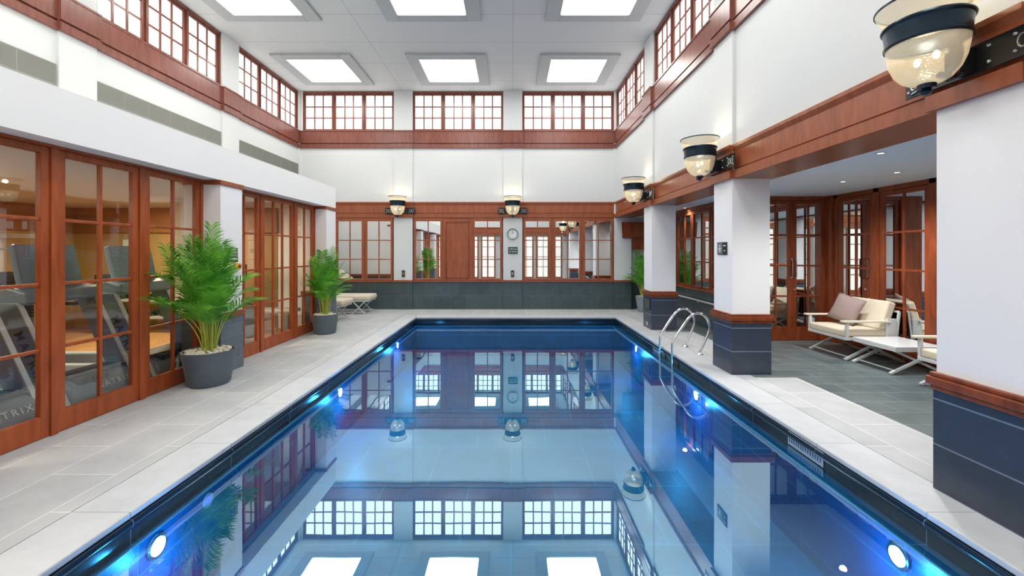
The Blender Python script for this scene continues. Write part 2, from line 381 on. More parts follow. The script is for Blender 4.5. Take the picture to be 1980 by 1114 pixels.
# soffit slab over the gym (its front edge faces the pool)
struct(MB().box(-9.2, -3.77, YF, 9.04, 2.53, 2.97).build('ceiling', M['softwhite']))
struct(MB().box(-9.2, -4.08, YF, 8.88, 2.515, 2.53).build('ceiling', M['gymceil']))
# gym walls
b = MB().box(-9.4, -9.2, YF, 9.04, 0, 2.0).box(-9.2, -4.9, 8.86, 8.98, 0, 2.0).box(-9.2, -4.06, YF-.1, YF, 0, 2.53)
struct(b.build('wall_left', M['gymwall']))
b = MB().box(-9.4, -9.15, YF, 9.04, 2.0, 2.53).box(-9.2, -4.9, 8.80, 8.98, 2.0, 2.53)
struct(b.build('trim_5', M['gymbrown']))
b = MB().box(-9.2, -3.85, 9.0, 9.04, .8, 2.53).box(-4.9, -4.0, 8.86, 9.0, 0, 2.53)
struct(b.build('wall_left', M['column']))  # lighter column white brightens this dim wall in place of more light
b = MB().box(-9.2, -3.9, 9.0, 9.06, 0, .77); struct(b.build('baseboard_left', M['dado_back']))
b = MB().box(-6, -3.85, 9.0, 9.075, .77, .84); struct(b.build('trim_6', M['wood']))
# alcove: walls and ceiling
struct(MB().box(XR+.45, 5.9, YF, YB+.3, 2.6, 2.8).build('ceiling', M['alcoveceil']))
b = MB().box(4.12, 4.3, 7.62, YB+.3, .8, 2.6).box(5.78, 5.95, YF, 7.8, 0, 2.6).box(4.1, 5.9, 7.66, 7.8, 0, 2.6)
struct(b.build('wall_right', M['white']))
b = MB().box(4.08, 4.3, 7.62, YB+.3, 0, .78)
struct(b.build('baseboard_right', M['dado_side']))

# timber headers / cornices -------------------------------------------------
def profile(face, sgn, kind):
    """(horizontal, z) outline; sgn is the direction out of the wall"""
    if kind == 'header':
        pts = [(0, 2.55), (.045, 2.55), (.045, 2.655), (.012, 2.658), (.012, 2.676), (.024, 2.68), (.024, 2.90), (.035, 2.92), (.05, 2.95), (.05, 2.985), (0, 2.985)]
    elif kind == 'cornice':
        pts = [(0, 4.48), (.05, 4.48), (.05, 4.585), (.015, 4.59), (.015, 4.615), (.045, 4.62), (.045, 4.93), (.06, 4.94), (.06, 4.965), (0, 4.965)]
    return [(face+sgn*u, z) for u, z in pts]
b = MB(); c = MB()
for kind, bb in (('header', b), ('cornice', c)):
    # back
    bb.prism(profile(YB+.005, -1, kind), 'x', XL if kind == 'cornice' else -6, XR)
    for (x0, x1) in BW: bb.prism(profile(YB-.03, -1, kind), 'x', x0-.02, x1+.02)
struct(b.build('trim_7', M['wood'])); struct(c.build('trim_8', M['wood_up']))
b = MB(); c = MB()
for kind, bb in (('header', b), ('cornice', c)):
    bb.prism(profile(XR+.045, -1, kind), 'y', YF, YB)
    for (y0, y1) in PIL[1:4]: bb.prism(profile(XR, -1, kind), 'y', y0-.02, y1+.02)
b.box(XR+.04, XR+.54, YF, YB, 2.55, 2.59)
struct(b.build('trim_9', M['wood'])); struct(c.build('trim_10', M['wood_up']))
c = MB(); c.prism(profile(XL-.045, 1, 'cornice'), 'y', YF, YB)
for (y0, y1) in PIL[1:4]: c.prism(profile(XL, 1, 'cornice'), 'y', y0-.02, y1+.02)
struct(c.build('trim_11', M['wood_up']))
b = MB(); b.prism(profile(YF-.005, 1, 'header'), 'x', XL, XR).prism(profile(YF-.005, 1, 'cornice'), 'x', XL, XR)
struct(b.build('trim_12', M['wood']))
# dado cap and window sills on the back wall
b = MB().box(-6, 3.33, YB-.045, YB+.1, .765, .80)
for (x0, x1) in BW+[(XR-.02, 3.34)]: b.box(x0-.01, x1+.01, YB-.07, YB, .765, .815)
b.box(3.33, 4.1, YB+.08, YB+.2, .765, .815)
struct(b.build('trim_13', M['wood']))
b = MB().box(4.05, 4.15, 7.62, YB, .76, .80); struct(b.build('trim_14', M['wood']))

# ------------------------------------------------------------------ columns
def column(x0, x1, y0, y1, label, left=False):
    t = empty('column', ((x0+x1)/2, (y0+y1)/2, 0)); hx, hy = (x1-x0)/2, (y1-y0)/2
    zt = 2.49 if left else 2.555; zb = .73 if left else .67; zc = .80 if left else .79
    MB().box(-hx, hx, -hy, hy, zc, zt).build('shaft', M['column'], t)
    MB().box(-hx-.012, hx+.012, -hy-.012, hy+.012, 0, zb).build('tiled_base', M['col_tile_l'] if left else M['col_tile'], t)
    cb = MB()
    if not left:
        e = hx+.012, hy+.012
        cb.box(-e[0]-.012, e[0]+.012, -e[1]-.012, e[1]+.012, zb, zb+.035).box(-e[0]-.03, e[0]+.03, -e[1]-.03, e[1]+.03, zb+.035, zc-.03).box(-e[0]-.015, e[0]+.015, -e[1]-.015, e[1]+.015, zc-.03, zc)
    else:
        cb.box(-hx-.03, hx+.03, -hy-.03, hy+.03, zb, zc)
    cb.build('dado_cap', M['wood_dk'] if not left else M['wood'], t, bevel=.008)
    if left: MB().box(-hx-.0, hx+.02, -hy-.02, hy+.02, 2.47, 2.53).build('head_trim', M['wood'], t, bevel=.004)
    tag(t, label, 'column')
    return t
CR = [(2.35, 2.86), (5.48, 5.98), (8.58, 9.10)]
column(2.87, 3.36, 2.35, 2.845, 'nearest white column on the right with blue-grey tiled base at the frame edge')
column(2.87, 3.36, 5.48, 5.97, 'white column behind the pool ladder with black pictogram sign and slate base')
column(2.87, 3.36, 8.62, 9.12, 'farthest white column on the right, dark louvre set in its slate base')
column(-4.25, -3.77, 5.46, 5.90, 'white left column with green notice and yellow switch behind the big palm', True)
column(-4.25, -3.77, 8.58, 9.035, 'white left column at the corner behind the smaller palm', True)
column(-4.25, -3.77, 2.35, 2.86, 'white left column nearest the camera, outside the frame', True)
for o in bpy.data.objects:
    if o.name.startswith('column'): o['kind'] = 'structure'

# ------------------------------------------------------------------ glazed units
def glazed(name, w, h, cols, rows, stile, brail, trail, depth, paned, woodm, mw=.028, kind=True):
    t = empty(name, (0, 0, 0)); f = MB(); d = depth/2
    f.box(0, stile, -d, d, 0, h).box(w-stile, w, -d, d, 0, h).box(stile, w-stile, -d, d, 0, brail).box(stile, w-stile, -d, d, h-trail, h)
    pw, ph = w-2*stile, h-brail-trail
    g = MB()
    for i in range(1, cols): x = stile+pw*i/cols; g.box(x-mw/2, x+mw/2, -d*.72, d*.72, brail, h-trail)
    for i in range(1, rows): z = brail+ph*i/rows; g.box(stile, w-stile, -d*.60, d*.60, z-mw/2, z+mw/2)
    f.build('window_frame', woodm, t, bevel=.004)
    g.build('glazing_bars', woodm, t, bevel=.004)
    p = MB().box(stile-.005, w-stile+.005, -.003, .003, brail-.005, h-trail+.005).build('glass_pane', paned, t)
    if kind: t['kind'] = 'structure'
    return t
NW = [0]
def nname(kind):
    NW[0] += 1; return '%s_%d' % (kind, NW[0])
def place(proto, used, name, loc, rz):
    o = proto if not used[0] else copy_tree(proto)
    used[0] = True; o.name = name; o.location = loc; o.rotation_euler = (0, 0, rz); return o
# upper windows: three casements to a bay
wu = glazed('window_u', .83, 1.03, 3, 3, .055, .05, .05, .06, M['sky'], M['wood_up'], .036); used = [False]
mull = MB()
def upper_bay(p0, p1, plane, rz, inv):
    n = 3; W = p1-p0; w = .83; gap = (W-n*w)/(n+1)
    for k in range(n):
        a = p0+gap+k*(w+gap)
        if rz == 0: loc = (a, plane+.06, 4.98)
        elif inv == 'L': loc = (plane-.06, a, 4.98)
        elif inv == 'R': loc = (plane+.06, a+w, 4.98)
        else: loc = (a+w, plane-.06, 4.98)
        place(wu, used, nname('window'), loc, rz)
    for k in range(n+1):
        a = p0+k*(w+gap)
        if inv in 'BF':
            s = 1 if inv == 'B' else -1; y0, y1 = sorted((plane, plane+s*.11)); mull.box(a, a+gap, y0, y1, 4.965, 6.06)
        else:
            s = 1 if inv == 'R' else -1; x0, x1 = sorted((plane, plane+s*.11)); mull.box(x0, x1, a, a+gap, 4.965, 6.06)
    for (z0, z1) in ((4.96, 4.98), (6.01, 6.065)):
        if inv in 'BF':
            s = 1 if inv == 'B' else -1; y0, y1 = sorted((plane, plane+s*.11)); mull.box(p0, p1, y0, y1, z0, z1)
        else:
            s = 1 if inv == 'R' else -1; x0, x1 = sorted((plane, plane+s*.11)); mull.box(x0, x1, p0, p1, z0, z1)
BB = [(XL+.07, -3.27), (-2.75, -.23), (.30, XR-.02)]
for (a, c_) in BB: upper_bay(a, c_, YB, 0, 'B')
for (a, c_) in BAYS: upper_bay(a, c_, XL-.04, pi/2, 'L')
for (a, c_) in BAYS: upper_bay(a, c_, XR+.04, -pi/2, 'R')
for (a, c_) in BB: upper_bay(a, c_, YF, pi, 'F')
struct(mull.build('trim_15', M['wood_up']))
# lower back wall mirrors: z .80 .. 2.55
H = 1.73
def back_unit(x0, x1, cols=2):
    t = glazed('w', x1-x0, H, cols, 3, .06, .05, .09, .06, M['mirror'], M['wood'], .026); t.name = nname('window'); t.location = (x0, YB+.0, .81)
px = lambda x: (x-989)/69.4
for (a, c_) in ((650, 704), (706, 760), (800, 856), (914, 971), (1012, 1066), (1070, 1124), (1127, 1186)): back_unit(px(a), px(c_))
b = MB()   # fixed timber panel between mirrors
b.box(px(856), px(914), YB-.02, YB+.05, .81, 2.54)
struct(b.build('trim_16', M['wood'], bevel=.004))
b = MB(); x0, x1 = px(862), px(908)
b.box(x0, x0+.03, YB-.035, YB, .86, 2.44).box(x1-.03, x1, YB-.035, YB, .86, 2.44).box(x0, x1, YB-.035, YB, 2.41, 2.44).box(x0, x1, YB-.035, YB, .86, .89)
tag(struct(b.build('trim_17', M['wood_dk'], bevel=.006)))
b = MB(); b.box(-6, XR, YB-.02, YB+.05, 2.53, 2.56)
for a in (704, 1066, 1124): b.box(px(a), px(a)+.06, YB-.015, YB+.06, .8, 2.55)
struct(b.build('trim_18', M['wood']))
# gym doors on the left
def gym_door(y0, y1, cols=2):
    t = glazed('d', y1-y0, 2.50, cols, 4, .07, .186, .06, .05, M['glass'], M['wood_door'], .028); t.name = nname('door')
    t.location = (-4.03, y0, .005); t.rotation_euler = (0, 0, pi/2)
for (a, c_, n) in ((2.93, 3.656, 2), (3.716, 4.53, 2), (4.60, 5.42, 2), (5.97, 6.71, 2), (6.77, 7.76, 3), (7.83, 8.55, 2), (0.3, 1.2, 2), (1.3, 2.3, 2)): gym_door(a, c_, n)
b = MB()
for (a, c_) in ((2.86, 2.93), (3.656, 3.716), (4.53, 4.60), (5.42, 5.46), (5.90, 5.97), (6.71, 6.77), (7.76, 7.83), (8.55, 8.58), (1.2, 1.3), (2.3, 2.36), (.2, .3)):
    b.box(-4.08, -3.99, a, c_, 0, 2.515)
b.box(-4.08, -3.975, YF, 8.58, 2.505, 2.53)
struct(b.build('trim_19', M['wood_door'], bevel=.004))
# front wall glazed doors (seen only in the mirrors)
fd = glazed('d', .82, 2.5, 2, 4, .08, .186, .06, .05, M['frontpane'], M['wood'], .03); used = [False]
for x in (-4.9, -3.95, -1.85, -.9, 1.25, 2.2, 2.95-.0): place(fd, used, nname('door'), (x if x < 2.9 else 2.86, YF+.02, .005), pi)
# alcove mirrored windows on x = 4.08 wall
for (a, c_) in ((10.36, 9.50), (9.48, 8.62), (8.60, 7.74), (11.24, 10.38)):
    t = glazed('w', a-c_, 1.73, 2, 3, .06, .05, .09, .06, M['mirror'], M['wood_dk'], .03); t.name = nname('window'); t.location = (4.09, a, .80); t.rotation_euler = (0, 0, -pi/2)
b = MB().box(4.06, 4.13, 7.62, 7.74, 0, 2.6).box(4.04, 4.13, 7.62, YB, 2.52, 2.6)
b.box(4.1, 4.48, 7.57, 7.68, 0, 2.6).box(4.1, 5.8, 7.58, 7.68, 2.53, 2.6).box(5.66, 5.8, 7.46, 7.68, 0, 2.6)
b.box(5.70, 5.8, YF, 7.5, 2.53, 2.6)
for y in (7.38, 6.55, 5.66, 5.72-.95, 3.8): b.box(5.70, 5.79, y, y+.1, 0, 2.6)
struct(b.build('trim_20', M['wood_dk'], bevel=.005))
for k, (a, c_) in enumerate(((4.48, 5.07), (5.07, 5.66))):
    t = glazed('d', c_-a, 2.52, 2, 4, .075, .24, .07, .05, M['mirror'], M['wood_dk'], .03); t.name = nname('door'); t.location = (a, 7.63, .005)
    x = (c_-a-.035) if k == 0 else .035
    MB().tube([(x, -.03, 1.12), (x, -.075, 1.14), (x, -.08, 1.2), (x, -.08, 1.4), (x, -.075, 1.46), (x, -.03, 1.48)], .011, 8).build('door_handle', M['chrome'], t, smooth=True)
    if k: MB().lathe([(.022, 0), (.022, .012)], n=16).build('lock_plate', M['chrome'], t, smooth=True).matrix_local = Matrix.Translation((x, -.028, .92)) @ Matrix.Rotation(pi/2, 4, 'X')
for (a, c_) in ((7.38, 6.65), (6.55, 5.76), (5.66, 4.87), (4.77, 3.9), (3.8, 2.9)):
    t = glazed('w', a-c_, 2.52, 2, 4, .075, .2, .07, .05, M['mirror'], M['wood_dk'], .03); t.name = nname('window'); t.location = (5.74, a, .005); t.rotation_euler = (0, 0, -pi/2)
# timber bulkheads in the back right corner
t = tag(empty('timber_bulkhead', (3.5, YB, 1.98)), 'brown timber box hung high in the back right corner above the palm', 'bulkhead')
MB().add([(3.04-3.5, -.10, .44), (4.06-3.5, -.10, .44), (4.06-3.5, -.10, 0), (3.06-3.5, -.10, 0), (3.10-3.5, -.035, .44), (4.06-3.5, -.035, .44), (4.06-3.5, -.035, 0), (3.10-3.5, -.035, 0)],
         [(0,1,2,3), (4,7,6,5), (0,4,5,1), (3,2,6,7), (0,3,7,4), (1,5,6,2)]).build('upper_box', M['wood_dk'], t)
MB().box(3.36-3.5, 4.06-3.5, -.07, -.035, -.32, 0).build('lower_panel', M['wood_dk'], t)

# ------------------------------------------------------------------ ceiling lights
def ceiling_light():
    t = empty('ceiling_light', (0, 0, 0)); f = MB(); o, i, z0 = .91, .64, -.05
    oy = .86
    f.box(-o, -i, -oy, oy, z0, 0).box(i, o, -oy, oy, z0, 0).box(-i, i, -oy, -i, z0, 0).box(-i, i, i, oy, z0, 0)
    f.build('light_frame', M['lightframe'], t, bevel=.01)
    MB().box(-i, i, -i, i, -.02, -.005).build('diffuser', M['diffuser'], t)
    return t
cl = ceiling_light(); first = True
colname = {-4.55: 'left', -1.49: 'middle', 1.56: 'right'}
rowname = {10.35: 'nearest the back wall', 7.24: 'in the second row from the back wall', 4.13: 'in the third row from the back wall', 1.02: 'in the row above the camera'}
for y, rn in rowname.items():
    for x, cn in colname.items():
        o = cl if first else copy_tree(cl); first = False
        o.location = (x, y, ZC); tag(o, 'square glowing ceiling light, %s one %s' % (cn, rn), 'ceiling light', 'square ceiling lights')

# ------------------------------------------------------------------ bracket lamps
def lamp():
    """origin on the wall face behind the lamp; lamp hangs towards local -y"""
    t = empty('wall_lamp', (0, 0, 0)); c = (0, -.265, 0)
    MB().lathe([(.035, .04), (.08, .05), (.12, .075), (.155, .12), (.178, .18), (.19, .25), (.195, .29)], c, 48, False).build('glass_bowl', M['lampglass'], t, smooth=True)
    MB().lathe([(.196, .415), (.205, .44), (.215, .47), (.232, .505), (.245, .53), (.247, .535)], c, 48, False).build('glass_collar', M['lampglass'], t, smooth=True)
    MB().lathe([(.244, .528), (.25, .53), (.25, .54), (.244, .542)], c, 48, False).build('top_rim', M['bronze'], t, smooth=True)
    MB().lathe([(.190, .285), (.200, .283), (.205, .293), (.205, .302), (.196, .308), (.198, .325), (.203, .375), (.207, .395), (.214, .400), (.218, .41), (.214, .42), (.200, .422)], c, 48, False).build('metal_band', M['bronze'], t, smooth=True)
    f = MB().lathe([(.001, -.025), (.02, -.02), (.03, -.005), (.022, .01), (.02, .012), (.045, .014), (.047, .04), (.04, .045)], c, 24)
    f.tube([(-.09, -.265, .01), (-.04, -.265, .02)], .012, 8)
    f.build('finial', M['bronze'], t, smooth=True)
    plate = MB().box(-.41, .41, -.012, .0, .09, .265).build('back_plate', M['black'], t, bevel=.003)
    for k in (-1, 1):
        for u in (.12, .25, .38):
            for z in (.13, .225): MB().sphere((k*u, -.016, z), .011, 8).build('rivet', M['rivet'], plate, smooth=True)
        for u, z in ((.285, .1775), (.345, .1775)): MB().tube([(k*(u+.024*cos(a)), -.015, z+.038*sin(a)) for a in [i*2*pi/10 for i in range(11)]], .005, 5).build('scroll', M['rivet'], plate, smooth=True)
    a = MB().box(-.045, .045, -.11, -.01, .10, .25).tube([(0, -.10, .10), (0, -.19, .10)], .02, 10)
    a.box(-.03, .03, -.10, -.05, .2, .41).tube([(-.05, -.09, .085), (.05, -.09, .085)], .01, 8)
    a.build('bracket_arm', M['black'], t, bevel=.004)
    for k in (-1, 1): MB().sphere((k*.06, -.265, .2), .018, 10, 1.5).build('bulb', M['lit'], t, smooth=True)
    return t
lp = lamp(); first = True
for (loc, rz, lab) in (((XR-.045, 2.60, 2.59), -pi/2, 'glass bell wall lamp above the nearest right column, its rim cut by the photo edge'),
                       ((XR-.045, 5.73, 2.59), -pi/2, 'glass bell wall lamp above the column beside the pool ladder'),
                       ((XR-.045, 8.84, 2.60), -pi/2, 'glass bell wall lamp above the farthest right column, close to the corner'),
                       ((-3.08, YB-.075, 2.555), 0, 'glass bell wall lamp on the back wall above the left pilaster'),
                       ((.03, YB-.075, 2.555), 0, 'glass bell wall lamp on the back wall directly above the round clock')):
    o = lp if first else copy_tree(lp); first = False
    o.location = loc; o.rotation_euler = (0, 0, rz); tag(o, lab, 'wall lamp', 'bracketed glass bell wall lamps')
    l = bpy.data.lights.new('lamp_glow', 'POINT'); l.energy = 5; l.color = (1, .88, .7); l.shadow_soft_size = .04
    g_ = bpy.data.objects.new('lamp_glow', l); COL.objects.link(g_); g_.location = Vector(loc)+Vector((.265*sin(rz), -.265*cos(rz), .48))

# ------------------------------------------------------------------ louvre vents on the upper left wall
for (y0, y1, lab) in ((BAYS[1][0]-.0, 5.46, 'long grey louvre vent above the first treadmill door, farthest from the corner'), (6.0, 8.56, 'long grey louvre vent in the middle of the upper left wall'), (9.12, 11.66, 'shortest looking grey louvre vent, next to the back wall corner')):
    t = tag(empty('louvre_vent', (XL-.035, y0, 3.76)), lab, 'vent', 'grey louvre vents'); W = y1-y0
    MB().box(-.004, .006, 0, W, 0, .27).build('back_plate', M['louvre_dk'], t)
    s = MB()
    for k in range(18): s.box(.002, .014, 0, W, .006+k*.0148, .013+k*.0148)
    s.build('slats', M['louvre'], t)
    f = MB().box(-.002, .016, 0, W, -.006, .004).box(-.002, .016, 0, W, .266, .276)
    for k in range(7): f.box(.0, .016, W*k/6-.005, W*k/6+.005, 0, .27)
    f.build('vent_frame', M['louvre'], t)

# ------------------------------------------------------------------ clock, signs, switches on the back wall
t = tag(empty('wall_clock', (.03, YB-.045, 2.10)), 'round white clock with grey rim on the back wall pilaster', 'clock')
rot = Matrix.Rotation(pi/2, 4, 'X')
def facing(o): o.matrix_local = rot; return o
facing(MB().lathe([(.125, 0), (.15, .0), (.152, .02), (.145, .035), (.128, .03)], n=40, cap=False).build('clock_rim', M['clockrim'], t, smooth=True))
facing(MB().lathe([(.0005, .012), (.13, .012)], n=40, cap=False).build('dial', M['clockface'], t))
h = MB().bar((0, 0, .016), (.03, .045, .016), .008, .002).bar((0, 0, .018), (-.02, .085, .018), .006, .002)
facing(h.build('clock_hands', M['signblack'], t))
h = MB()
for k in range(12): a = k*pi/6; MB().bar((.1*cos(a), .1*sin(a), .014), (.118*cos(a), .118*sin(a), .014), .006, .002).build('hour_mark', M['signblack'], t).matrix_local = rot
t = tag(empty('depth_sign', (.04, YB-.045, 1.55)), 'small dark green sign with two lines of white text under the clock', 'sign')
MB().box(-.13, .13, -.012, 0, 0, .18).build('sign_board', M['signgreen'], t, bevel=.002)
text('lettering', '1.2M Deep', .05, M['signwhite'], t, (0, -.014, .125), (pi/2, 0, 0), bold=.001)
text('lettering', 'No Diving', .05, M['signwhite'], t, (0, -.014, .055), (pi/2, 0, 0), bold=.001)
for x, lab in ((-3.0, 'small brown switch plate on the pilaster left of the timber panel'), (.03, 'small brown switch plate on the pilaster below the green sign')):
    t = tag(empty('switch_plate', (x, YB-.045, .9)), lab, 'switch', 'brown switch plates')
    MB().box(-.042, .042, -.01, 0, 0, .185).build('plate', M['brownplate'], t, bevel=.003)
    MB().box(-.02, .02, -.016, -.01, .055, .13).build('rocker', M['rivet'], t, bevel=.002)
# black pictogram sign on right middle column
t = tag(empty('pictogram_sign', (XR-.002, 5.73, 1.56)), 'black square pictogram sign on the column beside the pool ladder', 'sign')
MB().box(-.01, 0, -.13, .13, 0, .17).build('sign_board', M['signblack'], t, bevel=.002)
MB().box(-.013, -.01, -.02, .12, .01, .16).build('grey_panel', M['signgrey'], t)
g = MB().box(-.016, -.012, .03, .06, .04, .10).sphere((-.014, .045, .118), .013, 8).box(-.016, -.012, .005, .09, .08, .092).box(-.016, -.012, -.11, -.05, .115, .13).box(-.016, -.012, -.10, -.06, .05, .062)
g.build('pictogram', M['signwhite'], t)
# green notice and yellow switch on left column
t = tag(empty('notice_sign', (-3.768, 5.66, 1.46)), 'green and white safety notice on the left column behind the palm', 'sign')
MB().box(0, .01, -.13, .13, 0, .195).build('sign_board', M['signgreen2'], t, bevel=.002)
MB().box(.01, .012, -.128, .128, .002, .07).build('dark_strip', M['signblack'], t)
MB().box(.01, .013, -.09, .11, .12, .145).box(.01, .013, -.08, .11, .082, .098).build('pale_bands', M['louvre'], t)
MB().box(.012, .015, -.09, .11, .035, .052).build('white_line', M['signwhite'], t)
text('lettering', 'EMERGENCY', .032, M['signwhite'], t, (.012, 0, .17), (pi/2, 0, pi/2))
t = tag(empty('emergency_switch', (-3.768, 5.76, 1.36)), 'yellow emergency switch box with red button under the green notice', 'switch')
MB().box(0, .04, -.06, .06, 0, .085).build('switch_box', M['yellow'], t, bevel=.004)
o = MB().lathe([(.024, 0), (.028, .012), (.02, .02)], n=16).build('button', M['redbtn'], t, smooth=True); o.matrix_local = Matrix.Translation((.04, .01, .042)) @ Matrix.Rotation(pi/2, 4, 'Y')
# louvre in far right column base
t = tag(empty('column_grille', (2.856, 8.83, .40)), 'dark louvred grille in the base of the farthest right column', 'vent')
MB().box(-.012, .002, -.17, .17, 0, .22).build('grille_frame', M['signblack'], t, bevel=.002)
s = MB()
for k in range(6): s.box(-.018, -.01, -.15, .15, .02+k*.033, .034+k*.033)
s.build('slats', M['louvre_dk'], t)
t = tag(MB().box(-.02, 0, -.02, .02, 0, .07).build('outlet_nozzle', M['alu'], loc=(2.858, 8.85, .06)), 'tiny white outlet low on the base of the farthest right column', 'outlet')
# white handrail on alcove wall
t = tag(empty('handrail', (4.08, 7.8, 0)), 'thin white handrail along the slate wall between the two right columns', 'handrail')
MB().tube([(-.06, 0, .55), (-.06, 2.55, .55)], .017, 10).build('rail', M['alu'], t, smooth=True)
for y in (.1, 1.3, 2.5):
    MB().tube([(0, y, .5), (-.05, y, .5), (-.06, y, .54)], .01, 8).build('bracket', M['chrome'], t, smooth=True)

# ------------------------------------------------------------------ downlights in alcove
dl = empty('downlight', (0, 0, 0)); MB().lathe([(.03, -.005), (.05, -.006), (.052, 0)], n=20, cap=False).build('bezel', M['alu'], dl, smooth=True)
MB().lathe([(.0005, -.003), (.032, -.003)], n=16, cap=False).build('lens', M['downlit'], dl); first = True
for (x, y, lab) in ((3.74, 4.27, 'recessed ceiling downlight nearest the near right column'), (4.85, 5.30, 'recessed ceiling downlight in front of the mirrored wall above the armchair'), (4.72, 5.9+.1, 'faint recessed ceiling downlight between the mirrored doors and the armchair'), (3.95, 9.6, 'small recessed ceiling downlight near the windows between two columns')):
    o = dl if first else copy_tree(dl); first = False
    o.location = (x, y, 2.6); tag(o, lab, 'downlight', 'recessed downlights')
    l = bpy.data.lights.new('downlight_beam', 'SPOT'); l.energy = 105 if y < 9 else 40; l.color = (1, .97, .95); l.spot_size = R(150); l.spot_blend = .8; l.shadow_soft_size = .04
    lo = bpy.data.objects.new('downlight_beam', l); COL.objects.link(lo); lo.location = (x, y, 2.58)

# ------------------------------------------------------------------ pool fittings
def pool_light(x, y, z, rz, lab):
    t = tag(empty('pool_light', (x, y, z), rz), lab, 'pool light', 'underwater pool lights')
    m = Matrix.Rotation(pi/2, 4, 'X')
    MB().lathe([(.0005, .010), (.055, .010)], n=24, cap=False).build('lens', M['poollit'], t).matrix_local = m
    MB().lathe([(.055, 0), (.058, .014), (.075, .012), (.078, 0)], n=24, cap=False).build('bezel', M['chrome'], t, smooth=True).matrix_local = m
    l = bpy.data.lights.new('pool_glow', 'POINT'); l.energy = 15; l.color = (.06, .42, 1); l.shadow_soft_size = .05
    lo = bpy.data.objects.new('pool_glow', l); COL.objects.link(lo); lo.location = (x + (.22 if rz > 0 else -.22), y, z-.1)
pool_light(LX0+.002, 2.72, -.30, pi/2, 'bright underwater light at lower left, nearest the camera')
pool_light(LX0+.002, 5.62, -.275, pi/2, 'bright underwater light halfway along the left pool wall')
pool_light(LX0+.002, 8.45, -.275, pi/2, 'bright underwater light at the far end of the left pool wall')
pool_light(LX1-.002, 2.63, -.30, -pi/2, 'bright underwater light at lower right, nearest the camera')
pool_light(LX1-.002, 5.50, -.275, -pi/2, 'bright underwater light beside the pool ladder')
pool_light(LX1-.002, 8.15, -.275, -pi/2, 'bright underwater light at the far end of the right pool wall')
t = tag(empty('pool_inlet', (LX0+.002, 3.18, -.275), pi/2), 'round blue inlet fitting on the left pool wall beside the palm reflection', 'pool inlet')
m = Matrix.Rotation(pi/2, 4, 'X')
MB().lathe([(.0005, .006), (.035, .006)], n=20, cap=False).build('face', M['inletglow'], t).matrix_local = m
MB().lathe([(.038, .0), (.04, .012), (.05, .01), (.052, 0)], n=20, cap=False).build('ring', M['skimmer'], t, smooth=True).matrix_local = m
for (y0, y1, lab) in ((3.44, 3.88, 'white slotted skimmer grille in the right pool edge, nearest the camera'), (7.27, 7.58, 'white slotted skimmer grille in the right pool edge beyond the ladder')):
    t = tag(empty('skimmer_grille', (PX1-.001, (y0+y1)/2, -.165)), lab, 'grille', 'skimmer grilles'); w = (y1-y0)/2
    MB().box(-.006, 0, -w, w, 0, .12).build('plate', M['skimmer'], t, bevel=.002)
    s = MB()
    for k in range(14): y = -w+.03+k*(2*w-.06)/13; s.box(-.009, -.005, y-.005, y+.005, .03, .09)
    s.build('slots', M['poolwall'], t)
# ladder: two bent rails with anchors and treads
t = tag(empty('pool_ladder', (2.93, 6.82, 0)), 'chrome pool ladder with two arched rails at the right pool edge', 'pool ladder')
def smoothpath(P, n=6):
    P = [Vector(p) for p in P]; out = []
    for i in range(len(P)-1):
        p0, p1, p2, p3 = P[max(i-1, 0)], P[i], P[i+1], P[min(i+2, len(P)-1)]
        for k in range(n):
            u = k/n; out.append(.5*((2*p1)+(p2-p0)*u+(2*p0-5*p1+4*p2-p3)*u*u+(3*p1-p0-3*p2+p3)*u**3))
    out.append(P[-1]); return out
for y in (.27, -.27):
    P = [(2.50, -.85), (2.50, -.3), (2.50, .12), (2.515, .20), (2.58, .32), (2.70, .50), (2.76, .575), (2.83, .63), (2.91, .645), (2.99, .615), (3.05, .54), (3.075, .44), (3.06, .34), (3.0, .19), (2.945, .07), (2.93, 0)]
    MB().tube(smoothpath([(x-2.93, y, z) for x, z in P], 4), .0195, 12).build('rail', M['chrome'], t, smooth=True)
    MB().lathe([(.05, 0), (.05, .008), (.03, .02), (.022, .04)], (0, y, 0), 20, False).build('flange', M['chrome'], t, smooth=True)
for z in (-.28, -.52, -.76):
    MB().box(-.47, -.40, -.27, .27, z-.01, z+.01).build('tread', M['alu'], t, bevel=.004)

